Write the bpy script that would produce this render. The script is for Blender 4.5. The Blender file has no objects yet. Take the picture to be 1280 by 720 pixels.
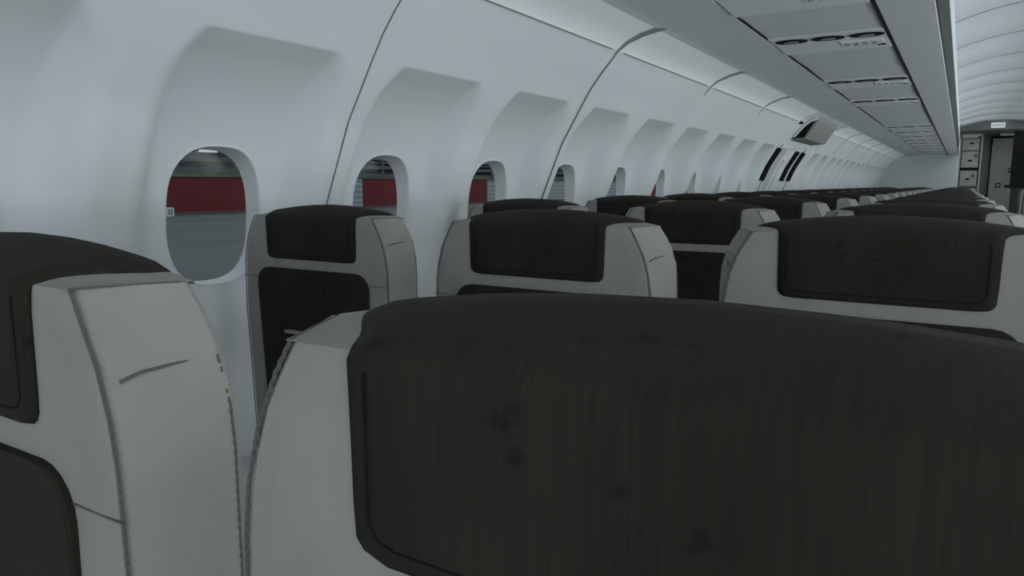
import bpy, math, random
import numpy as np
from mathutils import Vector
S = bpy.context.scene
COL = S.collection
random.seed(4)
EYE = 1.25                      # eye height above the cabin floor; helper heights below are relative to the eye

# ------------------------------------------------------------------ camera
F_PX = 905.0
cd = bpy.data.cameras.new('camera'); cam = bpy.data.objects.new('camera', cd); COL.objects.link(cam)
cd.sensor_width = 36.0; cd.lens = F_PX / 1280 * 36; cd.clip_start = .02; cd.clip_end = 3000
cam.location = (0, 0, EYE)
cam.rotation_euler = (math.radians(90 - 8.1124), 0, math.radians(31.628))
S.camera = cam

# ------------------------------------------------------------------ world, lamps, exposure
S.view_settings.view_transform = 'Standard'; S.view_settings.look = 'None'
S.view_settings.gamma = 1; S.view_settings.use_curve_mapping = False
S.view_settings.exposure = 0.07
W = bpy.data.worlds.new('overcast_sky'); S.world = W; W.use_nodes = True
bg = W.node_tree.nodes['Background']; bg.inputs[0].default_value = (.57, .61, .635, 1); bg.inputs[1].default_value = .85
def area(name, loc, size, size_y, power, rot, color=(.93, .98, 1)):
    l = bpy.data.lights.new(name, 'AREA'); l.shape = 'RECTANGLE'; l.size = size; l.size_y = size_y
    l.energy = power; l.color = color
    o = bpy.data.objects.new(name, l); COL.objects.link(o); o.location = loc; o.rotation_euler = rot
    return o
# cove lamp beside the right bins, and an added up-light brightening the ceiling
area('cove_and_fill_lamp', (.80, 5.2, EYE + .76), .10, 16, 17, (0, math.radians(68), 0))
area('cove_and_fill_lamp', (.60, 5.2, EYE + .50), .60, 16, 4, (0, math.radians(180), 0))
# wall-wash lamps under the outer corner of the left bins
area('sidewall_wash_lamp', (-.80, 5.6, EYE + .470), .03, 17, 2.6, (0, math.radians(35), 0))
area('aisle_ceiling_lamp', (.40, 5.2, EYE + .93), .30, 16, 10, (0, 0, 0))
# added fill lamp on the unseen right side, shining across to the left wall
area('right_fill_lamp', (1.70, 5.2, EYE - .12), .36, 17, 96, (0, math.radians(90 + 14), 0))
# low unseen fill lamp added on the right, shining up across the cabin
area('low_fill_lamp', (1.65, 5.2, EYE - .75), .20, 17, 34, (0, math.radians(90 + 28), 0))
# added fill lamps: behind the camera for the seats, and before the far galley
area('rear_fill_lamp', (.3, -3.2, EYE + .15), 2.2, 1.0, 24, (math.radians(94), 0, 0))
area('far_galley_fill', (.35, 13.6, EYE + .80), .7, .5, 3.5, (0, 0, 0))

# ------------------------------------------------------------------ helpers
def obj(name, verts, faces, mat, parent=None, smooth=False, mi=None):
    me = bpy.data.meshes.new(name); me.from_pydata([tuple(map(float, v)) for v in verts], [], [tuple(map(int, f)) for f in faces])
    for m in (mat if isinstance(mat, (list, tuple)) else [mat]): me.materials.append(m)
    if mi is not None: me.polygons.foreach_set('material_index', mi)
    if smooth: me.polygons.foreach_set('use_smooth', [True] * len(me.polygons))
    me.update()
    o = bpy.data.objects.new(name, me); COL.objects.link(o)
    if parent: o.parent = parent
    return o
def tag(o, label=None, cat=None, group=None, kind=None):
    if label: o['label'] = label
    if cat: o['category'] = cat
    if group: o['group'] = group
    if kind: o['kind'] = kind
    return o
def empty(name, loc, label, cat, group=None):
    o = bpy.data.objects.new(name, None); COL.objects.link(o); o.location = loc; o.empty_display_size = .1
    return tag(o, label, cat, group)
class MB:
    def __init__(s): s.v = []; s.f = []; s.m = []
    def add(s, v, f, m=0):
        n = len(s.v); s.v += [tuple(p) for p in v]; s.f += [tuple(i + n for i in q) for q in f]; s.m += [m] * len(f); return s
    def box(s, x0, x1, y0, y1, z0, z1, m=0, b=0.0):
        if b <= 0:
            v = [(x, y, z) for x in (x0, x1) for y in (y0, y1) for z in (z0, z1)]
            return s.add(v, [(0, 1, 3, 2), (4, 6, 7, 5), (0, 4, 5, 1), (2, 3, 7, 6), (0, 2, 6, 4), (1, 5, 7, 3)], m)
        # bevelled box: rounded in the xz outline, chamfered in y
        def ring(y, k):
            r = []
            for cx, cz, a0 in ((x1 - b, z1 - b, 0), (x0 + b, z1 - b, 90), (x0 + b, z0 + b, 180), (x1 - b, z0 + b, 270)):
                for j in range(4):
                    a = math.radians(a0 + 30 * j); r.append((cx + (b - k) * math.cos(a), y, cz + (b - k) * math.sin(a)))
            return r
        k = b * .35
        rs = [ring(y0, k), ring(y0 + k, 0), ring(y1 - k, 0), ring(y1, k)]
        return s.loft(rs, m)
    def loft(s, rs, m=0, caps=True, closed=True):
        n = len(rs[0]); v = [p for r in rs for p in r]; f = []
        for i in range(len(rs) - 1):
            for j in range(n if closed else n - 1):
                k = (j + 1) % n; f.append((i * n + j, i * n + k, (i + 1) * n + k, (i + 1) * n + j))
        if caps: f.append(tuple(range(n))[::-1]); f.append(tuple((len(rs) - 1) * n + j for j in range(n)))
        return s.add(v, f, m)
    def tube(s, pts, r, n=6, m=0):
        pts = [Vector(p) for p in pts]; rs = []
        for i, p in enumerate(pts):
            t = (pts[min(i + 1, len(pts) - 1)] - pts[max(i - 1, 0)]).normalized()
            a = t.orthogonal().normalized() if i == 0 else (a - t * a.dot(t)).normalized()
            b = t.cross(a); rs.append([tuple(p + (a * math.cos(2 * math.pi * k / n) + b * math.sin(2 * math.pi * k / n)) * r) for k in range(n)])
        return s.loft(rs, m)
    def cyl(s, c, r, h, axis='z', n=20, m=0, ry=None):
        ry = ry or r; rs = []
        for d in (0, h):
            q = []
            for k in range(n):
                a = 2 * math.pi * k / n; u, w = r * math.cos(a), ry * math.sin(a)
                q.append({'z': (c[0] + u, c[1] + w, c[2] + d), 'y': (c[0] + u, c[1] + d, c[2] + w), 'x': (c[0] + d, c[1] + u, c[2] + w)}[axis])
            rs.append(q)
        return s.loft(rs, m)
    def build(s, name, mat, parent=None, smooth=False):
        return obj(name, s.v, s.f, mat, parent, smooth, s.m if isinstance(mat, (list, tuple)) else None)
def dup(root, label=None):
    r = root.copy(); COL.objects.link(r)
    if label: r['label'] = label
    for ch in root.children:
        c = ch.copy(); COL.objects.link(c); c.parent = r
        for g in ch.children:
            d = g.copy(); COL.objects.link(d); d.parent = c
    return r

# ------------------------------------------------------------------ materials
def mat(name, col, rough=.6, col2=None, scale=8, detail=4, lo=.35, hi=.65, bump=0, bscale=200, metal=0, spec=.5, stretch=(1, 1, 1), coord='Object'):
    m = bpy.data.materials.new(name); m.use_nodes = True; nt = m.node_tree; b = nt.nodes['Principled BSDF']
    b.inputs['Base Color'].default_value = (*col, 1); b.inputs['Roughness'].default_value = rough; b.inputs['Metallic'].default_value = metal
    b.inputs['Specular IOR Level'].default_value = spec
    tc = nt.nodes.new('ShaderNodeTexCoord'); mp = nt.nodes.new('ShaderNodeMapping'); mp.inputs['Scale'].default_value = stretch
    nt.links.new(tc.outputs[coord], mp.inputs[0])
    if col2:
        n = nt.nodes.new('ShaderNodeTexNoise'); n.inputs['Scale'].default_value = scale; n.inputs['Detail'].default_value = detail
        r = nt.nodes.new('ShaderNodeValToRGB'); r.color_ramp.elements[0].position = lo; r.color_ramp.elements[1].position = hi
        r.color_ramp.elements[0].color = (*col, 1); r.color_ramp.elements[1].color = (*col2, 1)
        nt.links.new(mp.outputs[0], n.inputs['Vector']); nt.links.new(n.outputs[0], r.inputs[0]); nt.links.new(r.outputs[0], b.inputs['Base Color'])
    if bump:
        n2 = nt.nodes.new('ShaderNodeTexNoise'); n2.inputs['Scale'].default_value = bscale
        bp = nt.nodes.new('ShaderNodeBump'); bp.inputs['Strength'].default_value = bump; bp.inputs['Distance'].default_value = .002
        nt.links.new(mp.outputs[0], n2.inputs['Vector']); nt.links.new(n2.outputs[0], bp.inputs['Height']); nt.links.new(bp.outputs[0], b.inputs['Normal'])
    return m
M_lin = mat('sidewall_plastic', (.63, .67, .69), .55, (.66, .70, .72), 1.5, bump=.05, bscale=60, spec=.3)
M_lin_lit = mat('lit_sidewall_plastic', (.84, .88, .90), .55, spec=.3)  # lit copy of the sidewall plastic: wash light put into the colour
M_ceil = mat('ceiling_plastic', (.53, .57, .59), .5, (.56, .60, .62), 2, spec=.3)
M_bin = mat('bin_plastic', (.60, .645, .66), .5, (.62, .665, .68), 3, spec=.3)
M_psu = mat('service_panel_plastic', (.72, .77, .79), .45, spec=.3)
M_gap = mat('seam_gasket', (.13, .14, .145), .8)
M_band = mat('rib_gasket', (.24, .26, .275), .7)
M_black = mat('black_rubber', (.010, .011, .012), .8, spec=.1)
M_hood = mat('hood_plastic', (.21, .23, .22), .7, spec=.2)
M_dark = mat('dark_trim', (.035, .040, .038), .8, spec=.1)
M_wing = mat('light_grey_seat_fabric', (.232, .236, .216), .85, (.26, .264, .245), 14, 6, bump=.15, bscale=500, spec=.2)
M_bulk = mat('bulkhead_laminate', (.60, .64, .64), .6, (.63, .67, .67), 2)
M_gal = mat('galley_metal', (.30, .32, .31), .45, (.36, .38, .37), 9, metal=.2)
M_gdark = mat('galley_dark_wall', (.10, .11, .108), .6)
M_door = mat('lavatory_door_laminate', (.20, .225, .215), .6, (.23, .255, .245), 5)
M_floor = mat('cabin_carpet', (.06, .065, .075), .95, (.085, .09, .1), 40, bump=.4, bscale=600)
M_cush = mat('seat_cushion_fabric', (.10, .10, .09), .9)
M_metal = mat('brushed_leg_metal', (.35, .36, .37), .35, metal=.9)
M_stitch = mat('seam_stitching', (.085, .088, .075), .9)
M_white = mat('white_label', (.75, .78, .78), .5)
M_pink = mat('faded_red_label', (.33, .20, .19), .6)
M_ink = mat('grey_ink', (.16, .19, .18), .7)

def dark_fabric():
    m = mat('dark_seat_fabric', (.019, .0185, .0155), .9); nt = m.node_tree; b = nt.nodes['Principled BSDF']; L = nt.links.new
    b.inputs['Specular IOR Level'].default_value = .25
    tc = nt.nodes.new('ShaderNodeTexCoord')
    # fine vertical ribs
    ms = nt.nodes.new('ShaderNodeMapping'); ms.inputs['Scale'].default_value = (1, .1, .045); L(tc.outputs['Object'], ms.inputs[0])
    wv = nt.nodes.new('ShaderNodeTexNoise'); wv.inputs['Scale'].default_value = 420; wv.inputs['Detail'].default_value = 2; L(ms.outputs[0], wv.inputs['Vector'])
    wr = nt.nodes.new('ShaderNodeValToRGB'); wr.color_ramp.elements[0].position = .38; wr.color_ramp.elements[1].position = .6; L(wv.outputs[0], wr.inputs[0])
    n1 = nt.nodes.new('ShaderNodeTexNoise'); n1.inputs['Scale'].default_value = 11; n1.inputs['Detail'].default_value = 5
    L(tc.outputs['Object'], n1.inputs['Vector'])
    cr = nt.nodes.new('ShaderNodeValToRGB'); cr.color_ramp.elements[0].position = .3; cr.color_ramp.elements[0].color = (.0130, .0118, .0078, 1)
    cr.color_ramp.elements[1].position = .7; cr.color_ramp.elements[1].color = (.0210, .0200, .0145, 1)
    L(n1.outputs[0], cr.inputs[0])
    mx = nt.nodes.new('ShaderNodeMix'); mx.data_type = 'RGBA'; mx.blend_type = 'MULTIPLY'; mx.inputs[0].default_value = .2
    L(cr.outputs[0], mx.inputs[6]); L(wr.outputs[0], mx.inputs[7])
    # worn dark spots and smudges
    mp = nt.nodes.new('ShaderNodeMapping'); mp.inputs['Scale'].default_value = (1, 1, 1.4); L(tc.outputs['Object'], mp.inputs[0])
    n2 = nt.nodes.new('ShaderNodeTexNoise'); n2.inputs['Scale'].default_value = 34; n2.inputs['Detail'].default_value = 3; L(mp.outputs[0], n2.inputs['Vector'])
    c2 = nt.nodes.new('ShaderNodeValToRGB'); c2.color_ramp.elements[0].position = .63; c2.color_ramp.elements[0].color = (1, 1, 1, 1)
    c2.color_ramp.elements[1].position = .70; c2.color_ramp.elements[1].color = (.45, .45, .45, 1)
    L(n2.outputs[0], c2.inputs[0])
    m2 = nt.nodes.new('ShaderNodeMix'); m2.data_type = 'RGBA'; m2.blend_type = 'MULTIPLY'; m2.inputs[0].default_value = 1
    L(mx.outputs[2], m2.inputs[6]); L(c2.outputs[0], m2.inputs[7]); L(m2.outputs[2], b.inputs['Base Color'])
    bp = nt.nodes.new('ShaderNodeBump'); bp.inputs['Strength'].default_value = .10; bp.inputs['Distance'].default_value = .001
    L(wv.outputs[0], bp.inputs['Height']); L(bp.outputs[0], b.inputs['Normal'])
    return m
M_cover = dark_fabric()
M_hem = mat('cover_hem', (.011, .011, .009), 1.0, spec=.05)
def glass():
    m = bpy.data.materials.new('window_glass'); m.use_nodes = True; nt = m.node_tree; nt.nodes.clear()
    o = nt.nodes.new('ShaderNodeOutputMaterial'); t = nt.nodes.new('ShaderNodeBsdfTransparent'); t.inputs[0].default_value = (.86, .9, .9, 1)
    g = nt.nodes.new('ShaderNodeBsdfGlossy'); g.inputs['Roughness'].default_value = .08
    x = nt.nodes.new('ShaderNodeMixShader'); x.inputs[0].default_value = .008
    nt.links.new(t.outputs[0], x.inputs[1]); nt.links.new(g.outputs[0], x.inputs[2]); nt.links.new(x.outputs[0], o.inputs[0]); return m
M_glass = glass()

# ------------------------------------------------------------------ the cabin profile (relative to the eye)
PROF = [(.991 * x - .0054 * z, z) for x, z in [(-1.20, -1.25), (-1.30, -.95), (-1.365, -.60), (-1.37, -.40), (-1.34, -.20), (-1.297, -.06), (-1.272, .0), (-1.212, .14), (-1.133, .27),
        (-1.10, .322), (-1.063, .368), (-1.002, .435), (-.967, .459), (-.915, .478), (-.857, .490), (-.80, .496)]]
PX = np.array([p[0] for p in PROF]); PZ = np.array([p[1] for p in PROF])
REC_Z = np.array([-.32, -.2, -.1, 0, .03, .06, .09, .12, .15, .18, .21, .24, .27]); REC_X = np.array([-1.358, -1.362, -1.356, -1.345, -1.339, -1.330, -1.318, -1.303, -1.284, -1.261, -1.231, -1.193, -1.135]) * .991 - .0054 * REC_Z
def lin_x(z): return np.interp(z, PZ, PX)
WIN0, WP = .979, .5194
def YW(y): return .9738 * y - .043     # wall stations
def YB(y): return .9738 * y - .014     # bin stations
near = [WIN0 + WP * k for k in range(-3, 9)]
far = [YW(7.28) + WP * j for j in range(0, 14)]
HW, HH, HC = .114, .145, -.066       # window opening in the lining: half width, half height, centre height
def sell(y, z, hw=HW, hh=HH, n=2.7): return (abs(y) / hw) ** n + (abs(z) / hh) ** n
def smooth(t): t = np.clip(t, 0, 1); return t * t * (3 - 2 * t)
def wall_point(y, z, x, wins):
    if z > .271 or z < -.4: return x
    d = min(wins, key=lambda w: abs(w - y)); u = abs(y - d - .006)
    zt = .27 if u < .155 else .27 - (u - .155) * .9        # chamfered upper corners
    if z > zt: return x
    lx = x; depth = np.interp(z, PZ, PX) - np.interp(z + (.27 - zt), REC_Z, REC_X) if z > 0 else lx - np.interp(z, REC_Z, REC_X)
    depth = max(depth, 0)
    if zt < .27: depth = min(depth, (zt - z) * 1.2)
    side = smooth((.226 - u) / .085)
    low = smooth((z + .34) / .14)
    return x - depth * side * low
def build_wall(name, y0, y1, wins, holes=True):
    ny = int(round((y1 - y0) / .0111)); ys = np.linspace(y0, y1, ny + 1)
    zs = list(np.linspace(-1.25, -.42, 8)) + list(np.arange(-.40, .255, .0105)) + [.262, .267, .27, .2712, .2755]
    zz = np.array(sorted(set(zs + [p[1] for p in PROF if p[1] > .28] + [.295, .345, .40, .448, .469])))
    xx = np.interp(zz, PZ, PX)
    nz = len(zz); V = []
    ins = np.zeros((ny + 1, nz), bool)
    for i, y in enumerate(ys):
        w = min(wins, key=lambda w: abs(w - y))
        for j, z in enumerate(zz):
            yy, z2 = y, z
            if holes and abs(y - w) < .2 and abs(z - HC) < .2:
                s = sell(y - w, z - HC)
                if s < 1: ins[i, j] = True
            V.append([wall_point(yy, z2, xx[j], wins), yy, z2])
    if holes:
        idx = lambda i, j: i * nz + j
        for i in range(1, ny):
            for j in range(1, nz - 1):
                if ins[i, j] and not (ins[i - 1, j - 1] and ins[i - 1, j + 1] and ins[i + 1, j - 1] and ins[i + 1, j + 1]):
                    y, z = ys[i], zz[j]; w = min(wins, key=lambda w: abs(w - y)); s = sell(y - w, z - HC) ** (-1 / 2.7)
                    y2, z2 = w + (y - w) * s, HC + (z - HC) * s
                    V[idx(i, j)] = [wall_point(y2, z2, np.interp(z2, PZ, PX), wins), y2, z2]
                    ins[i, j] = True
        edge = np.zeros_like(ins)
        for i in range(1, ny):
            for j in range(1, nz - 1):
                if ins[i, j] and not (ins[i - 1, j - 1] and ins[i - 1, j + 1] and ins[i + 1, j - 1] and ins[i + 1, j + 1]): edge[i, j] = True
    Fs = []
    for i in range(ny):
        for j in range(nz - 1):
            if holes and ins[i, j] and ins[i + 1, j] and ins[i, j + 1] and ins[i + 1, j + 1]: continue
            Fs.append((i * nz + j, i * nz + j + 1, (i + 1) * nz + j + 1, (i + 1) * nz + j))
    if holes:
        for w in wins:                                  # reveals: rolled rim running outwards to the pane
            n = 48; rings = []
            for dx, k in ((-.002, 1.03), (.003, 1.0), (-.004, .99), (-.018, .975), (-.036, .96)):
                r = []
                for q in range(n):
                    a = 2 * math.pi * q / n; ca, sa = math.cos(a), math.sin(a)
                    rr = (abs(ca) ** 2.7 + abs(sa) ** 2.7) ** (-1 / 2.7)
                    yy, z2 = ca * rr * HW, sa * rr * HH
                    bx = wall_point(w + yy, HC + z2, np.interp(HC + z2, PZ, PX), wins)
                    if dx <= -.018: bx = bx * .5 + -1.346 * .5
                    r.append([bx + dx, w + yy * k, HC + z2 * k])
                rings.append(r)
            b0 = len(V)
            for r in rings: V += r
            for i in range(len(rings) - 1):
                for q in range(n):
                    k = (q + 1) % n; Fs.append((b0 + i * n + q, b0 + i * n + k, b0 + (i + 1) * n + k, b0 + (i + 1) * n + q))
    up = [1 if min(V[q][2] for q in f) > .4345 else 0 for f in Fs]       # strip above the long seam, coloured paler to stand in for wash light
    V = [(a, b, c + EYE) for a, b, c in V]
    o = obj(name, V, Fs, [M_lin, M_lin_lit], None, True, up)
    return o
DOOR0, DOOR1 = YW(5.575), YW(6.88)
END = 14.4
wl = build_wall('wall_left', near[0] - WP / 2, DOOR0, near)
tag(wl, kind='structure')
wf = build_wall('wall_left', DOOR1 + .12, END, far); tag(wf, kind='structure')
def win_obj(n, w):
    b = MB(); N = 40; r0 = []; r1 = []
    for q in range(N):
        a = 2 * math.pi * q / N; ca, sa = math.cos(a), math.sin(a); rr = (abs(ca) ** 2.7 + abs(sa) ** 2.7) ** (-1 / 2.7)
        for r, k in ((r0, .955), (r1, .955)):
            z2 = HC + sa * rr * HH * k
            r.append((-1.380 - (.004 if r is r1 else 0) - .06 * (z2 + .06) * -1, w + ca * rr * HW * k, EYE + z2))
    b.loft([r0, r1]); o = b.build('window_%d' % n, M_glass); tag(o, kind='structure')
for n, w in enumerate(near[1:] + far): win_obj(n + 1, w)
# right side wall: the same profile mirrored about the aisle's middle
CX = .40
PR = [(2 * CX - x, z) for x, z in PROF]
b = MB(); b.loft([[(x, y, z + EYE) for x, z in PR] for y in (-3.3, END)], caps=False, closed=False)
tag(b.build('wall_right', M_lin, smooth=True), kind='structure')
# floor, rear wall
b = MB(); b.box(-1.4, 2.2, -3.3, 16.6, -.04, 0); tag(b.build('floor', M_floor), kind='structure')
def cross_section(y, y2):
    r = [(x, z) for x, z in PROF] + [(-.5, .90), (-.1, .97), (CX, 1.02), (.9, .97), (1.3, .90)] + [(x, z) for x, z in PR[::-1]]
    return [[(x, yy, z + EYE) for x, z in r] for yy in (y, y2)]
b = MB(); b.loft(cross_section(-3.36, -3.3)); tag(b.build('wall_back', M_bulk), kind='structure')
b = MB(); b.loft([[(x, y, z + EYE) for x, z in PROF] for y in (-3.3, near[0] - WP / 2)], caps=False, closed=False); tag(b.build('wall_left', M_lin, smooth=True), kind='structure')
# ceiling: shallow arch of panels with recessed joints
cv = []; cf = []; cmi = []
RP = .920; ribs = [4.777 + RP * k for k in range(-8, 10)]
prof_y = [-3.3]
for r in ribs:
    if r < 12.7: prof_y += [r - .015, r - .0125, r + .0125, r + .015]
prof_y.append(12.95)
NX = 30
def arch(x):
    t = (x - CX) / .505; return .872 + .09 * (1 - abs(t) ** 2.2)
for y in prof_y:
    rec = any(abs(abs(y - r) - .0125) < 1e-4 for r in ribs)
    for k in range(NX + 1):
        x = -.105 + 1.01 * k / NX; cv.append((x, y, EYE + arch(x) + (.008 if rec else 0)))
for i in range(len(prof_y) - 1):
    g = (i % 4) in (1, 2, 3) and i > 0 and i < len(prof_y) - 1
    for k in range(NX):
        a = i * (NX + 1) + k; cf.append((a, a + NX + 1, a + NX + 2, a + 1)); cmi.append(1 if g else 0)
tag(obj('ceiling', cv, cf, [M_ceil, M_band], None, True, cmi), kind='structure')

# trims: seams of the sidewall panels
def on_wall(z, y, off=.002, wins=None):
    x = float(np.interp(z, PZ, PX)) if wins is None else float(wall_point(y, z, np.interp(z, PZ, PX), wins))
    i = min(max(int(np.searchsorted(PZ, z)), 1), len(PZ) - 1); t = Vector((PX[i] - PX[i - 1], 0, PZ[i] - PZ[i - 1])).normalized()
    nrm = Vector((t.z, 0, -t.x)); return Vector((x, y, z + EYE)) + nrm * off
tn = 0
def strip(name, zs, y, w0, w1, m, off=.0015):
    b = MB(); L = []
    for i, z in enumerate(zs):
        t = i / (len(zs) - 1); w = w0 + (w1 - w0) * t
        L.append((on_wall(z, y - w / 2, off * .2), on_wall(z, y - w / 4, off), on_wall(z, y + w / 4, off), on_wall(z, y + w / 2, off * .2)))
    v = [tuple(p) for q in L for p in q]; f = [(i * 4 + k, i * 4 + k + 1, i * 4 + k + 5, i * 4 + k + 4) for i in range(len(L) - 1) for k in range(3)]
    o = obj(name, v, f, m, None, True); tag(o, kind='structure'); return o
zs_low = list(np.linspace(-.9, .25, 12)) + list(PZ[PZ > .26]); zs_up = [.40, .42, .435, .447, .459, .469, .478, .485, .490, .496]
for k, ry in enumerate([WIN0 + WP * (.5 + 2 * i) for i in range(-1, 5)]):
    if ry > DOOR0: break
    tn += 1
    if k <= 2: strip('trim_%d' % tn, zs_low, ry, .0035, .0035, M_gap, .0048 if k == 2 else .002)
    if k != 1:
        tn += 1; strip('trim_%d' % tn, zs_up, ry, .003, .07, M_band, .0035)
for ry in [far[0] + WP * (2 * i - .5) for i in range(0, 8)]:
    tn += 1; strip('trim_%d' % tn, list(np.linspace(.29, .39, 3)) + zs_up, ry, .002, .045, M_band, .003)
def long_seam(y0, y1):
    global tn; tn += 1
    p = [on_wall(.4345, y, .0002) for y in (y0, y1)]; q = [on_wall(.4362, y, .0002) for y in (y0, y1)]
    b = MB(); a = [tuple(v) for v in (p[0], p[1], q[1], q[0])]; c = [(x + .004, y, z - .003) for x, y, z in a]
    b.loft([a, c]); tag(b.build('trim_%d' % tn, M_band), kind='structure')
rr = [WIN0 + WP * (.5 + 2 * i) for i in range(-1, 5)]
for i in range(len(rr) - 1): long_seam(rr[i] + .05, rr[i + 1] - .05)
rr2 = [far[0] + WP * (2 * i - .5) for i in range(0, 8)]
for i in range(len(rr2) - 1): long_seam(rr2[i] + .05, rr2[i + 1] - .05)

# ------------------------------------------------------------------ exit door and its hood
def wall_slab(b, y0, y1, z0, z1, off, th=.02, m=0, n=16):
    zz = np.linspace(z0, z1, n)
    for ya, yb in ((y0, y1),):
        rs = []
        for z in zz:
            a, c = on_wall(z, ya, off), on_wall(z, yb, off); a2, c2 = on_wall(z, ya, off - th), on_wall(z, yb, off - th)
            rs.append([tuple(a), tuple(c), tuple(c2), tuple(a2)])
        b.loft(rs, m)
    return b
b = MB(); wall_slab(b, DOOR0, DOOR1 + .12, -1.22, .335, -.004, .03); d = b.build('door_1', M_lin, smooth=False); tag(d, kind='structure')
b = MB(); wall_slab(b, DOOR0 + .12, DOOR0 + .133, -1.2, .29, .0, .004); wall_slab(b, YW(6.62), YW(6.633), -1.2, .29, .0, .004); b.build('door_seam', M_gap, d)
b = MB(); wall_slab(b, YW(5.80), YW(6.10), -.5, .27, .030, .035); b.build('door_lining', M_lin, d)
b = MB(); wall_slab(b, YW(5.86), YW(6.02), -.2, .20, .045, .02); b.build('handle_cover', M_lin, d)
for y in (YW(5.60), YW(6.29), YW(6.55)):
    b = MB(); wall_slab(b, y, y + .055, .035, .262, .022, .02, n=8)
    b.build('assist_strap_slot', M_black, d)
# lining above the door, carrying on to the bins
b = MB(); wall_slab(b, DOOR0, DOOR1 + .12, .33, .49, .0, .02); tag(b.build('wall_left', M_lin), kind='structure')
HY = YW(5.85)
h = empty('exit_hood', (-1.0, HY, EYE + .33), 'grey boxed hood with dark open end under the bins, above the exit door', 'overhead hood')
def rel(o, root):                                        # parts are written in cabin coordinates
    for v in o.data.vertices: v.co -= root.location
    return o
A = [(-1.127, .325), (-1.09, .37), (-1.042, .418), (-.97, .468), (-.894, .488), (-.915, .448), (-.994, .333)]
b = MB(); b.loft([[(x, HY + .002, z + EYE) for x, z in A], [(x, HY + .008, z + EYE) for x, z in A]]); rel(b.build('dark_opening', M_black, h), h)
th = .006
I = [(-.890, .490), (-.914, .446), (-.994, .330), (-1.14, .318)]
I2 = [(-.890 - .02, .490), (-.934, .446), (-1.0, .338), (-1.14, .326)]
b = MB(); b.loft([[(x, y, z + EYE) for x, z in I + I2[::-1]] for y in (HY - .005, HY + .87)]); rel(b.build('hood_panel', M_hood, h), h)
b = MB(); E = [(-1.127, .325), (-1.042, .425), (-.894, .492), (-.990, .333)]
b.loft([[(x, y, z + EYE) for x, z in E] for y in (HY + .86, HY + .88)]); rel(b.build('end_panel', M_hood, h), h)
b = MB(); b.tube([tuple(on_wall(z, HY - .05, .012)) for z in (.35, .39, .43, .46, .48)], .008); rel(b.build('edge_rail', M_lin, h), h)
b = MB(); p = on_wall(.432, HY - .18, .004); b.box(p.x - .012, p.x + .012, p.y - .03, p.y + .03, p.z - .008, p.z + .008); rel(b.build('latch', M_black, h), h)

# ------------------------------------------------------------------ overhead bins
BZ = .49
def bin_unit(y0, y1, label):
    o = empty('overhead_bin', (-.48, y0, EYE + BZ), label, 'overhead bin', 'overhead bins along the left side'); L = y1 - y0; g = .002
    def R(x, z): return (x + .48, z - BZ)
    prof = [(-.862, .505), (-.857, .488), (-.612, .490), (-.606, .510), (-.242, .510), (-.236, .490), (-.120, .490), (-.1005, .4905), (-.099, .493), (-.099, .53)]
    back = [(-.105, .87), (-.86, .87)]
    b = MB(); pr = [R(*p) for p in prof + back]
    b.loft([[(x, y, z) for x, z in pr] for y in (g, L - g)]); b.build('bin_shell', M_bin, o)
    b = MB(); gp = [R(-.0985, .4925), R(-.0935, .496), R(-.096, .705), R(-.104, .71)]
    b.loft([[(x, y, z) for x, z in gp] for y in (0, L)]); b.build('shade_strip', M_dark, o)  # dark strip: shade on the bin's inboard face put into its colour
    b = MB(); gp = [R(-.104, .71), R(-.094, .713), R(-.092, .74), R(-.094, .84), R(-.098, .868), R(-.106, .87)]
    b.loft([[(x, y, z) for x, z in gp] for y in (0, L)]); b.build('bin_door', M_ceil, o)
    return o
edges = [YB(2.384) + 2 * WP * k for k in range(-5, 12)]
edges = [e for e in edges if e < END - .3] + [END]
ordn = ['first', 'second', 'third', 'fourth', 'fifth', 'sixth', 'seventh', 'eighth', 'ninth', 'tenth', 'eleventh', 'twelfth', 'thirteenth', 'fourteenth', 'fifteenth', 'sixteenth', 'seventeenth', 'eighteenth', 'nineteenth', 'twentieth']
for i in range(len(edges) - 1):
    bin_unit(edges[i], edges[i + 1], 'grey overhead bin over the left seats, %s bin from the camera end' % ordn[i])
# bins of the right side, the near edge only, seen beyond the frame
b = MB(); pr = [(2 * CX - x, z) for x, z in [(-.862, .505), (-.857, .488), (-.120, .490), (-.098, .503), (-.105, .87), (-.86, .87)]]
b.loft([[(x, y, z + EYE) for x, z in pr] for y in (-3.2, 12.9)]); o = b.build('overhead_bin', M_bin); tag(o, 'grey overhead bin run on the right side of the aisle', 'overhead bin')

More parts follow.
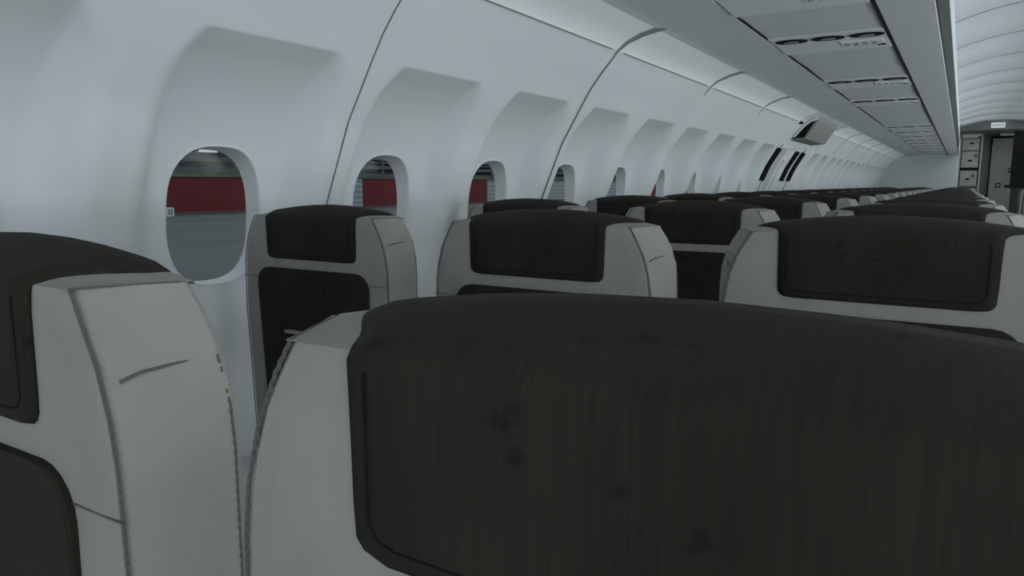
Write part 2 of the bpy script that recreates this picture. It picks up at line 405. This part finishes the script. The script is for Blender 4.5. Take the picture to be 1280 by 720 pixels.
# passenger service units and the filler panels between them
PSU_L = .36
psu_y = [YB(y) for y in (1.20, 1.965, 2.72, 3.92, 4.90, 7.22, 7.98, 8.70, 9.45, 10.22, 11.0, 11.85, 12.7, 13.5)]
def make_psu():
    o = empty('service_unit', (-.424, psu_y[2], EYE + .49), '', 'service unit', 'passenger service units under the bins')
    b = MB()                                            # body with a stepped, wedge-like underside
    sec = [(0, .012), (0, .000), (.010, -.003), (.115, -.003), (.13, .000), (.145, -.002), (.30, -.006), (.33, -.005), (.36, .001), (.36, .012)]
    b.loft([[(x, y, z) for y, z in sec] for x in (-.176, .176)]); b.build('unit_body', M_psu, o)
    for cx in (-.112, .004, .122):
        b = MB(); b.cyl((cx, .066, -.0065), .052, .004, n=28, ry=.034); v = b.build('air_vent', M_black, o)
        b = MB(); b.cyl((cx, .066, -.0085), .024, .004, n=20, ry=.013); b.build('vent_nozzle', M_band, v)
    for x0, x1 in ((-.062, -.046), (.054, .072)): b = MB(); b.box(x0, x1, .064, .068, -.0042, -.0028); b.build('slot', M_gap, o)
    b = MB(); b.box(.03, .160, .165, .250, -.0062, .002); s = b.build('sign_panel', M_psu, o)
    b = MB()
    for i, x in enumerate((.040, .068, .096, .124)):
        b.box(x, x + .003, .185, .24, -.0070, -.0060); b.box(x + .008, x + .012, .19, .235, -.0070, -.0060); b.box(x + .003, x + .009, .20 + .02 * (i % 2), .206 + .02 * (i % 2), -.0070, -.0060)
    b.build('sign_marks', M_ink, s)
    b = MB(); b.loft([[(.135, .262, z), (.160, .240, z), (.162, .272, z)] for z in (-.0075, -.002)]); b.build('call_button', M_black, o)
    return o
ps0 = make_psu()
psu_all = []
for i, y in enumerate(psu_y):
    o = ps0 if i == 0 else dup(ps0)
    o.location = (-.424, y, EYE + .49)
    o['label'] = 'service unit with three round black air vents under the bins, %s from the camera' % ordn[i]
def filler(y0, y1, i):
    o = empty('filler_panel', (-.424, y0, EYE + .49), 'smooth grey panel between service units, %s such panel from the camera' % ordn[i], 'ceiling panel', 'filler panels between service units')
    L = y1 - y0; n = 24; lo = []; 
    for k in range(n + 1):
        t = k / n; y = .002 + (L - .004) * t
        z = .004 * math.sin(math.pi * t) * (.6 + .4 * math.cos(2 * math.pi * t * max(1, round(L / .39)))) 
        lo.append((y, z + .001))
    sec = lo + [(L - .002, .016), (.002, .016)]
    b = MB(); b.loft([[(x, y, z) for y, z in sec] for x in (-.1755, .1765)]); b.build('panel', M_bin, o, False)
    b = MB(); b.box(-.1800, -.1752, .0, L, -.0012, .01); b.build('edge_gasket', M_black, o)
    return o
fi = 0
for i in range(len(psu_y) - 1):
    if psu_y[i + 1] - psu_y[i] > PSU_L + .02: filler(psu_y[i] + PSU_L, psu_y[i + 1], fi); fi += 1
b = MB(); b.box(-.2455, -.2400, -3.2, 14.3, EYE + .487, EYE + .5); tag(b.build('panel_gasket', M_black), 'long black rubber joint along the aisle side of the service units', 'joint strip')

# ------------------------------------------------------------------ far end: bulkhead, header, galley, lavatory
b = MB(); sec = [(x, z) for x, z in PROF] + [(-.80, .56), (-.088, .56), (-.088, -1.25)]
b.loft([[(x, y, z + EYE) for x, z in sec] for y in (14.385, 14.41)]); tag(b.build('wall_front', M_bulk), kind='structure')
b = MB(); sec = [(2 * CX - x, z) for x, z in PROF] + [(1.3, .96), (.905, .96), (.905, -1.25)]
b.loft([[(x, y, z + EYE) for x, z in sec] for y in (13.000, 13.098)]); tag(b.build('wall_front', M_bulk), kind='structure')
# header arch over the aisle
up = [(-.105 + 1.01 * k / 16, arch(-.105 + 1.01 * k / 16) - .0) for k in range(17)]
lo_ = [(x, .800) for x, z in up[::-1]]
up = [(x, z - (.045 if 0 else 0)) for x, z in up]
b = MB(); b.loft([[(x, y, z + EYE) for x, z in up + lo_] for y in (12.903, 12.981)]); tag(b.build('trim_90', M_gdark), kind='structure')
b = MB(); n = 16      # light cove curving down to the header
sec_pts = []
b.loft([[(x, 12.708, arch(x) + EYE + .01), (x, 12.776, arch(x) + EYE - .008), (x, 12.903, arch(x) + EYE - .03), (x, 12.903, arch(x) + EYE + .01)] for x in [p[0] for p in up]])
tag(b.build('trim_91', M_ceil, smooth=True), kind='structure')
s = empty('exit_sign', (.38, 12.898, EYE + .86), 'small white rectangular sign with faint grey lettering on the dark header', 'sign')
b = MB(); b.box(-.088, .088, -.012, 0, -.037, .037, b=.004); b.build('sign_face', M_white, s)
b = MB()
for i in range(9): b.box(-.07 + i * .016, -.061 + i * .016, -.0135, -.0115, -.010, .012)
b.build('lettering', M_ink, s)
# vestibule
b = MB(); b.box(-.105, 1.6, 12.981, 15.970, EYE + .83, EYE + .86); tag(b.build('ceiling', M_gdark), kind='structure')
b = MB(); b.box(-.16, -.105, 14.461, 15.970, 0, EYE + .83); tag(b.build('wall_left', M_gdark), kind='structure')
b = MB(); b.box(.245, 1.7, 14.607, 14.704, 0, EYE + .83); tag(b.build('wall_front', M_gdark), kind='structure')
GY = 14.412
g = empty('galley_unit', (-.09, GY, 0), 'tall grey galley cabinet with stacked latched containers beside the bulkhead', 'galley cabinet')
def GP(b, name, m, par=g): return rel(b.build(name, m, par), g)
b = MB()
b.box(-.085, -.060, GY, GY + .6, 0, EYE + .83); b.box(.212, .240, GY, GY + .6, 0, EYE + .83); b.box(-.06, .212, GY + .1, GY + .6, 0, EYE + .83)
GP(b, 'cabinet_body', M_gal)
b = MB(); b.box(-.055, .205, GY - .02, GY + .1, EYE + .80, EYE + .829); b.box(-.055, .16, GY - .03, GY - .01, EYE + .77, EYE + .80); GP(b, 'top_light_trim', M_white)
def container(z0, z1, latch, knob=None):
    b = MB(); b.box(-.050, .195, GY + .002, GY + .1, EYE + z0, EYE + z1, b=.008); c = GP(b, 'container', M_gal)
    lx, lz = latch; b = MB(); b.box(lx - .03, lx + .03, GY - .012, GY + .004, EYE + lz - .012, EYE + lz + .012, b=.005); GP(b, 'latch', M_black, c)
    if knob: b = MB(); b.cyl((knob[0], GY - .004, EYE + knob[1]), .03, .01, 'y', m=0); GP(b, 'round_label', M_gdark, c)
container(.565, .755, (.085, .68)); container(.285, .55, (.080, .40), (.155, .475)); container(-.02, .235, (.065, .095), (.135, .15))
container(-.50, -.06, (.065, -.2)); container(-1.1, -.52, (.065, -.7))
b = MB(); b.box(-.058, .21, GY + .01, GY + .05, EYE + .242, EYE + .282); GP(b, 'dark_gap', M_black)
b = MB(); b.box(-.056, -.046, GY - .002, GY + .02, EYE + -.02, EYE + .55); b.box(.198, .206, GY - .002, GY + .02, EYE + .0, EYE + .75); GP(b, 'dark_edge', M_black)
b = MB(); [b.cyl((x, GY - .006, EYE + .558), .009, .012, 'y', 10) for x in (.0, .06, .12, .17)]; GP(b, 'stud_row', M_gap)
# lavatory door
ld = empty('lavatory_door', (.52, 14.588, 0), 'grey-green lavatory door with dark frame and a faded red notice', 'door')
def DP(b, name, m, par=ld): return rel(b.build(name, m, par), ld)
Y = 14.578
b = MB(); b.box(.372, .88, Y, Y + .03, 0, EYE + .76, b=.01); DP(b, 'door_leaf', M_door)
b = MB(); b.box(.355, .373, Y - .012, Y + .02, 0, EYE + .79); b.box(.355, .9, Y - .012, Y + .02, EYE + .762, EYE + .79); DP(b, 'door_frame', M_black)
b = MB(); b.box(.55, .72, Y - .006, Y, EYE + .545, EYE + .60); b.box(.60, .70, Y - .006, Y, EYE + .615, EYE + .63); DP(b, 'red_notice', M_pink)
b = MB(); b.loft([[(.555, y, EYE + .49), (.585, y, EYE + .49), (.57, y, EYE + .52)] for y in (Y - .008, Y)]); DP(b, 'warning_mark', M_gdark)
b = MB(); b.box(.47, .54, Y - .012, Y, EYE - .045, EYE + .03, b=.006); k = DP(b, 'latch_box', M_black); b = MB(); b.box(.487, .523, Y - .016, Y - .01, EYE - .028, EYE + .012); DP(b, 'latch_window', M_gal, k)
b = MB(); b.cyl((.366, Y - .02, EYE + .63), .014, .12, 'z', 10); DP(b, 'hinge', M_black)
b = MB(); b.box(.47, .75, Y - .06, Y - .03, EYE + .80, EYE + .86 - .032); o = b.build('ceiling_lamp', M_white); tag(o, 'pale strip lamp housing above the lavatory door', 'lamp')
js = empty('crew_seat', (.70, 13.146, 0), 'folded black crew seat panel against the right edge of the aisle opening', 'crew seat')
b = MB(); b.box(.597, .885, 13.146, 13.224, EYE - .05, EYE + .785, b=.01); rel(b.build('back_panel', M_black, js), js)
b = MB(); b.box(.53, .62, 13.137, 13.166, EYE - .045, EYE + .0, b=.006); b.box(.56, .61, 13.137, 13.166, EYE + .18, EYE + .205, b=.004); b.box(.56, .61, 13.137, 13.166, EYE + .23, EYE + .25, b=.004); rel(b.build('bracket', M_black, js), js)
b = MB(); b.box(.62, .86, 13.146, 13.244, 0, EYE - .05, b=.01); rel(b.build('stand', M_dark, js), js)

# ------------------------------------------------------------------ seats
def interp_tab(z, tab):
    zz = [t[0] for t in tab]; return [float(np.interp(z, zz, [t[k] for t in tab])) for k in range(1, len(tab[0]))]
#        z      front half w  rear half w  y front  y rear
SEC = [(-.85, .194, .209, .02, .07), (-.45, .194, .209, .008, .067), (-.25, .194, .209, .0, .066), (-.155, .191, .209, .0, .066), (-.128, .187, .208, .0, .065), (-.115, .184, .207, .0, .064), (-.09, .175, .200, .0, .061),
       (-.075, .166, .192, .0, .060), (-.060, .157, .182, .001, .058)]
def section(z):
    wf_, wr, yf, yr = interp_tab(z, SEC)
    c = .006
    return [(-wf_ + .02, yf), (0, yf), (wf_ - .02, yf), (wf_ - c, yf + .001), (wf_, yf + c), ((wf_ + wr) / 2, (yf + yr) / 2), (wr, yr - c), (wr - .004, yr - .001), (wr - .02, yr), (0, yr), (-wr + .02, yr), (-wr + .004, yr - .001), (-wr, yr - c), (-(wf_ + wr) / 2, (yf + yr) / 2), (-wf_, yf + c), (-wf_ + c, yf + .001)]
def make_seat():
    root = empty('airliner_seat', (0, 0, 0), '', 'seat', 'seats of the left block')
    b = MB(); zs = [t[0] for t in SEC]; rings = [[(x, y, z) for x, y in section(z)] for z in zs]
    b.loft(rings)
    def T(x, t):                                        # the crown: a lip at the front, rising to the far edge
        hw = .157 + .025 * t; u = min(abs(x) / hw, 1); ux = u * .182
        zr = float(np.interp(ux, [0, .05, .09, .13, .155, .182], [-.0410, -.0424, -.0455, -.0505, -.0550, -.0600]))
        return (.001 + .057 * t, -.060 + (zr + .060) * (1 - (1 - t) ** 2.4))
    gv = []; gt = [0, .06, .13, .22, .35, .5, .7, .88, 1]; NU = 24
    for t in gt:
        for k in range(NU + 1):
            x = (-1 + 2 * k / NU) * (.157 + .025 * t); y, z = T(x, t); gv.append((x, y, z))
    n0 = len(gt); gf = [(i * (NU + 1) + k, i * (NU + 1) + k + 1, (i + 1) * (NU + 1) + k + 1, (i + 1) * (NU + 1) + k) for i in range(n0 - 1) for k in range(NU)]
    base = len(gv)                                      # skirt down the far side, down into the shell
    for k in range(NU + 1): x, y, z = gv[(n0 - 1) * (NU + 1) + k]; gv.append((x, y + .001, -.062))
    gf += [((n0 - 1) * (NU + 1) + k, (n0 - 1) * (NU + 1) + k + 1, base + k + 1, base + k) for k in range(NU)]
    b.add(gv, gf); o = b.build('backrest', M_wing, root)
    path = [(-.0015, -.1425, .1045), (-.003, -.1415, .110), (-.0042, -.139, .1145), (-.005, -.134, .1175), (-.005, -.12, .1185), (-.005, -.09, .119), (-.005, -.072, .1195), (-.0048, -.063, .120)]
    nu = 24; V = []; Fc = []
    for i, (y, z, w) in enumerate(path):
        for k in range(nu + 1):
            u = -1 + 2 * k / nu; V.append((u * w, y + (.003 if abs(u) > .999 else 0), z))
    for t, w, off in ((.03, .121, .004), (.08, .1225, .004), (.15, .124, .004), (.25, .128, .0038), (.4, .136, .0036), (.6, .146, .0034), (.8, .155, .003), (1.0, .160, .003)):
        for k in range(nu + 1):
            u = -1 + 2 * k / nu; x = u * w; y, z = T(x, t)
            o_ = off * (.2 if abs(u) > .999 else 1); V.append((x, y - o_ * max(0, 1 - t * 4), z + o_ * min(1, .4 + t * 3)))
    for dz in (.004, .03, .09):
        for k in range(nu + 1):
            u = -1 + 2 * k / nu; x = u * (.160 if dz < .01 else .155); y, z = T(x, 1); V.append((x, .0625 + .04 * max(0, dz - .01), min(z, -.042) - dz))
    nr = len(V) // (nu + 1)
    for i in range(nr - 1):
        for k in range(nu):
            a = i * (nu + 1) + k; Fc.append((a, a + 1, a + nu + 2, a + nu + 1))
    c = obj('headrest_cover', V, Fc, M_cover, root, True)
    md = c.modifiers.new('thick', 'SOLIDIFY'); md.thickness = .003; md.offset = -1
    # hem line of the cover
    def hem(sgn): return [(sgn * .108, -.0052, z) for z in (-.125, -.10, -.08, -.066)]
    hl = hem(-1)[::-1] + [(-.103, -.0050, -.131), (-.095, -.0048, -.133)] + [(x, -.0048, -.1335) for x in (-.05, 0, .05)] + [(.095, -.0048, -.133), (.103, -.0050, -.131)] + hem(1)
    b = MB(); b.tube(hl, .0007, 5); b.build('hem', M_hem, c)
    # dark back panel
    b = MB(); out = []
    for cx, cz, a0, r in ((.146 - .03, -.163 - .03, 0, .032), (-.146 + .03, -.163 - .03, 90, .032), (-.140 + .02, -.62, 180, .02), (.140 - .02, -.62, 270, .02)):
        for j in range(6):
            a = math.radians(a0 + 18 * j); out.append((cx + r * math.cos(a), cz + r * math.sin(a)))
    def yo(z): return interp_tab(z, SEC)[2]
    rr_ = []
    for k, dy in ((.985, -.006), (1, -.004), (1, .004)):
        rr_.append([(x * k, yo(z) + dy, -.161 + (z + .161) * (1 if k == 1 else .995) - .0) for x, z in out])
    b.loft(rr_[::-1]); p = b.build('back_panel', M_cover, root)
    b = MB(); b.box(-.066, .066, -.014, -.004, -.2875, -.2815, b=.0025); b.build('tray_latch', M_wing, root)
    # stitching
    R_ = .0011
    def wig(pts, a=.0007, step=.0028):
        res = []; 
        for p_, q in zip(pts[:-1], pts[1:]):
            p_, q = Vector(p_), Vector(q); n = max(1, int((q - p_).length / step))
            for i in range(n): t = p_.lerp(q, i / n); k = (len(res) % 2) * 2 - 1; res.append((t.x + a * k, t.y - a * k * .5, t.z))
        res.append(tuple(pts[-1])); return res
    for s_ in (-1, 1):
        b = MB(); front = []
        for z in (-.060, -.075, -.10, -.128, -.155, -.2, -.25, -.35, -.6):
            w, wr, yf, yr = interp_tab(z, SEC); front.append((s_ * (w - .0015), yf + .002, z))
        b.tube(wig(front, .0006), R_, 5)
        b.tube([front[0], (s_ * .1580, .008, -.0598), (s_ * .1650, .022, -.0598), (s_ * .1720, .038, -.0598), (s_ * .1785, .052, -.0600)], R_ * .6, 5)
        sd = lambda t, z: (s_ * ((1 - t) * interp_tab(z, SEC)[0] + t * interp_tab(z, SEC)[1] + .0005), (1 - t) * interp_tab(z, SEC)[2] + t * interp_tab(z, SEC)[3], z)
        b.tube([sd(.14, -.108), sd(.3, -.1045), sd(.6, -.102), sd(.90, -.1005)], R_ * .8, 5)
        rear = [(s_ * (interp_tab(z, SEC)[1] - .0001), interp_tab(z, SEC)[3] - .0064, z) for z in (-.10, -.13, -.155, -.25, -.6)]
        b.tube(wig(rear, .0005), R_ * .8, 5)
        b.tube([(s_ * .147, -.0006, -.181), (s_ * .193, .0004, -.1815)], R_ * .6, 5)
        b.build('stitching', M_stitch, root)
    # cushion, armrests, legs
    b = MB(); b.box(-.215, .215, .045, .46, -.90, -.78, b=.03); b.build('seat_cushion', M_cush, root)
    for s_ in (-1, 1):
        b = MB(); b.box(s_ * .222 - .014, s_ * .222 + .014, .05, .40, -.63, -.60, b=.01); b.build('armrest', M_wing, root)
        b = MB(); b.tube([(s_ * .15, .12, -.89), (s_ * .15, .05, -1.235)], .014, 8); b.tube([(s_ * .15, .36, -.89), (s_ * .15, .36, -1.235)], .014, 8)
        b.box(s_ * .15 - .02, s_ * .15 + .02, .03, .40, -1.25, -1.235); b.build('leg', M_metal, root)
    return root
seat0 = make_seat()
COLS = [(-1.045, 'window column'), (-.555, 'middle column'), (-.075, 'aisle column')]
ROW0, PITCH = .198, .768
first = True
for r in range(18):
    for x, nm in COLS:
        s = seat0 if first else dup(seat0); first = False
        s.location = (x, ROW0 + PITCH * r, EYE + {(0, 'm'): .005, (0, 'a'): -.003}.get((r, nm[0]), 0))   # the front pair sits a few millimetres off level
        s['label'] = 'light grey seat with dark headrest cover, %s, %s row from the camera' % (nm, ordn[r])
k = 0
for r in range(12, 16):
    s = dup(seat0); s.location = (.858, ROW0 + PITCH * r + .1, EYE); s['group'] = 'seats across the aisle'
    s['label'] = 'light grey seat across the aisle at the right edge, %s of four going forward' % ordn[k]; k += 1

# ------------------------------------------------------------------ outside: apron, halls, fields
AP = EYE - 4.55
M_apron = mat('asphalt_apron', (.10, .108, .112), .9, (.135, .142, .145), .05, 5, stretch=(2.2, .5, 1))
M_red = mat('red_cladding', (.18, .014, .022), .7, (.21, .018, .027), .1)
def corr():
    m = mat('corrugated_cladding', (.33, .42, .46), .6); nt = m.node_tree
    wv = nt.nodes.new('ShaderNodeTexWave'); wv.bands_direction = 'Z'; wv.inputs['Scale'].default_value = .30
    tc = nt.nodes.new('ShaderNodeTexCoord'); nt.links.new(tc.outputs['Object'], wv.inputs['Vector'])
    r = nt.nodes.new('ShaderNodeValToRGB'); r.color_ramp.elements[0].position = .0; r.color_ramp.elements[0].color = (.13, .15, .16, 1); r.color_ramp.elements[1].position = .12; r.color_ramp.elements[1].color = (.42, .47, .49, 1)
    nt.links.new(wv.outputs['Color'], r.inputs[0]); nt.links.new(r.outputs[0], nt.nodes['Principled BSDF'].inputs['Base Color']); return m
M_corr = corr()
M_conc = mat('weathered_concrete', (.15, .165, .16), .9, (.19, .205, .20), .2)
M_field = mat('grass_fields', (.075, .095, .055), .95, (.13, .135, .115), .03, 3, lo=.44, hi=.52, stretch=(3, .3, 1))
M_leaf = mat('far_tree_leaves', (.035, .045, .04), .95, (.06, .07, .06), .3)
b = MB(); b.box(-103, -1.9, -60, 900, AP - .2, AP); tag(b.build('apron', M_apron), kind='structure')
# sloping fields behind the halls
v = []; f = []
sl = [(-103, AP + .02), (-150, AP + 3), (-230, AP + 13), (-330, AP + 20.5), (-480, AP + 22)]
for y in (-60, 300, 900):
    for x, z in sl: v.append((x, y, z))
for i in range(2):
    for j in range(4): a = i * 5 + j; f.append((a, a + 1, a + 6, a + 5))
tag(obj('field', v, f, M_field), kind='structure')
def hall(y0, y1, m, label, ribs_n=0):
    r = empty('hall', (-102, y0, AP), label, 'building', 'long halls beside the apron')
    H = 4.55 + 1.12; base = .02
    b = MB(); b.box(-8, 0, 0, y1 - y0, base, H); b.build('hall_wall', m, r)
    b = MB(); b.box(-8.1, .15, 0, y1 - y0, base, .35); b.build('plinth', M_gdark if m is M_red else M_conc, r)
    b = MB(); b.box(-8.1, .12, -.0, y1 - y0, H, H + .12); b.build('roof_edge', M_dark, r)
    return r
hall(50, 91, M_red, 'red clad hall seen low through the nearest cabin window')
hall(91.3, 108.7, M_corr, 'pale corrugated hall left of the red hall in the second window')
hall(109, 153.5, M_red, 'red clad hall in the second and third windows, beside corrugated cladding')
hall(153.8, 259.6, M_corr, 'long pale corrugated hall in the fourth and fifth windows')
hall(259.9, 445, M_red, 'far red hall glimpsed through the sixth window')
def deck(y0, y1):
    r = empty('parking_deck', (-112, y0, AP), 'grey concrete deck with open storeys rising behind the halls', 'building')
    L = y1 - y0
    b = MB()
    for z0, z1 in ((0, 7.1), (8.0, 8.75), (9.3, 9.6), (10.0, 10.6)): b.box(-14, 0 if z0 else -.5, 0, L, z0, z1)
    b.build('slab', M_conc, r)
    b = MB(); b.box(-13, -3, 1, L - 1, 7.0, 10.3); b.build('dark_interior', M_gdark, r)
    n = int(L / 9)
    b = MB()
    for i in range(n): b.box(-.8, -.2, i * 9 + 2, i * 9 + 2.8, 7, 10)
    b.build('columns', M_conc, r)
deck(97, 320)
# low rows of sheds in the fields for the first window, then trees on the skyline
for i, (x, y, L, z) in enumerate(((-150, 92, 28, 3.0), (-190, 128, 30, 8.2), (-225, 150, 45, 12.6))):
    o = empty('shed', (x, y, AP + z), 'low grey shed in the fields beyond the halls, %s tier going uphill' % ordn[i], 'shed', 'sheds in the fields')
    b = MB(); b.box(-6, 0, 0, L, -1, 2.2); b.build('shed_wall', M_conc, o)
    b = MB(); b.loft([[(x_, y_, z_) for x_, z_ in ((-6.4, 2.1), (.4, 2.1), (-3, 3.3))] for y_ in (-.3, L + .3)]); b.build('shed_roof', M_dark, o)
rnd = random.Random(5)
def tree_mesh(k):
    b = MB(); rn = random.Random(k)
    for j in range(5):
        c = Vector((rn.uniform(-2, 2), rn.uniform(-3, 3), rn.uniform(1.5, 3.6))); R0 = rn.uniform(1.2, 2.2)
        rs = []
        for a in range(1, 6):
            th_ = math.pi * a / 6; rs.append([(c.x + R0 * math.sin(th_) * math.cos(q * .785) * rn.uniform(.85, 1.15), c.y + R0 * math.sin(th_) * math.sin(q * .785) * rn.uniform(.85, 1.15), c.z + R0 * math.cos(th_)) for q in range(8)])
        b.loft(rs)
    return b
for i in range(14):
    y = 195 + i * 12 + rnd.uniform(-2, 2)
    r = empty('tree', (-325 + rnd.uniform(-6, 6), y, AP + 19.8), 'dark round tree on the skyline above the fields, %s tree from the left' % ordn[i], 'tree', 'trees on the skyline')
    tree_mesh(i).build('crown', M_leaf, r); b = MB(); b.tube([(0, 0, 0), (0, 0, 3.5)], .35, 6); b.build('trunk', M_dark, r)
sg = empty('service_box', (-97, 63.2, AP), 'small white equipment box standing before the nearest red hall', 'equipment box')
b = MB(); b.box(-.5, .5, -.6, .6, .02, 1.3, b=.05); b.build('box_body', M_white, sg)
b = MB(); b.box(.49, .53, -.3, -.1, .3, 1.1); b.box(.49, .53, .1, .3, .3, 1.1); b.build('marking', M_ink, sg)
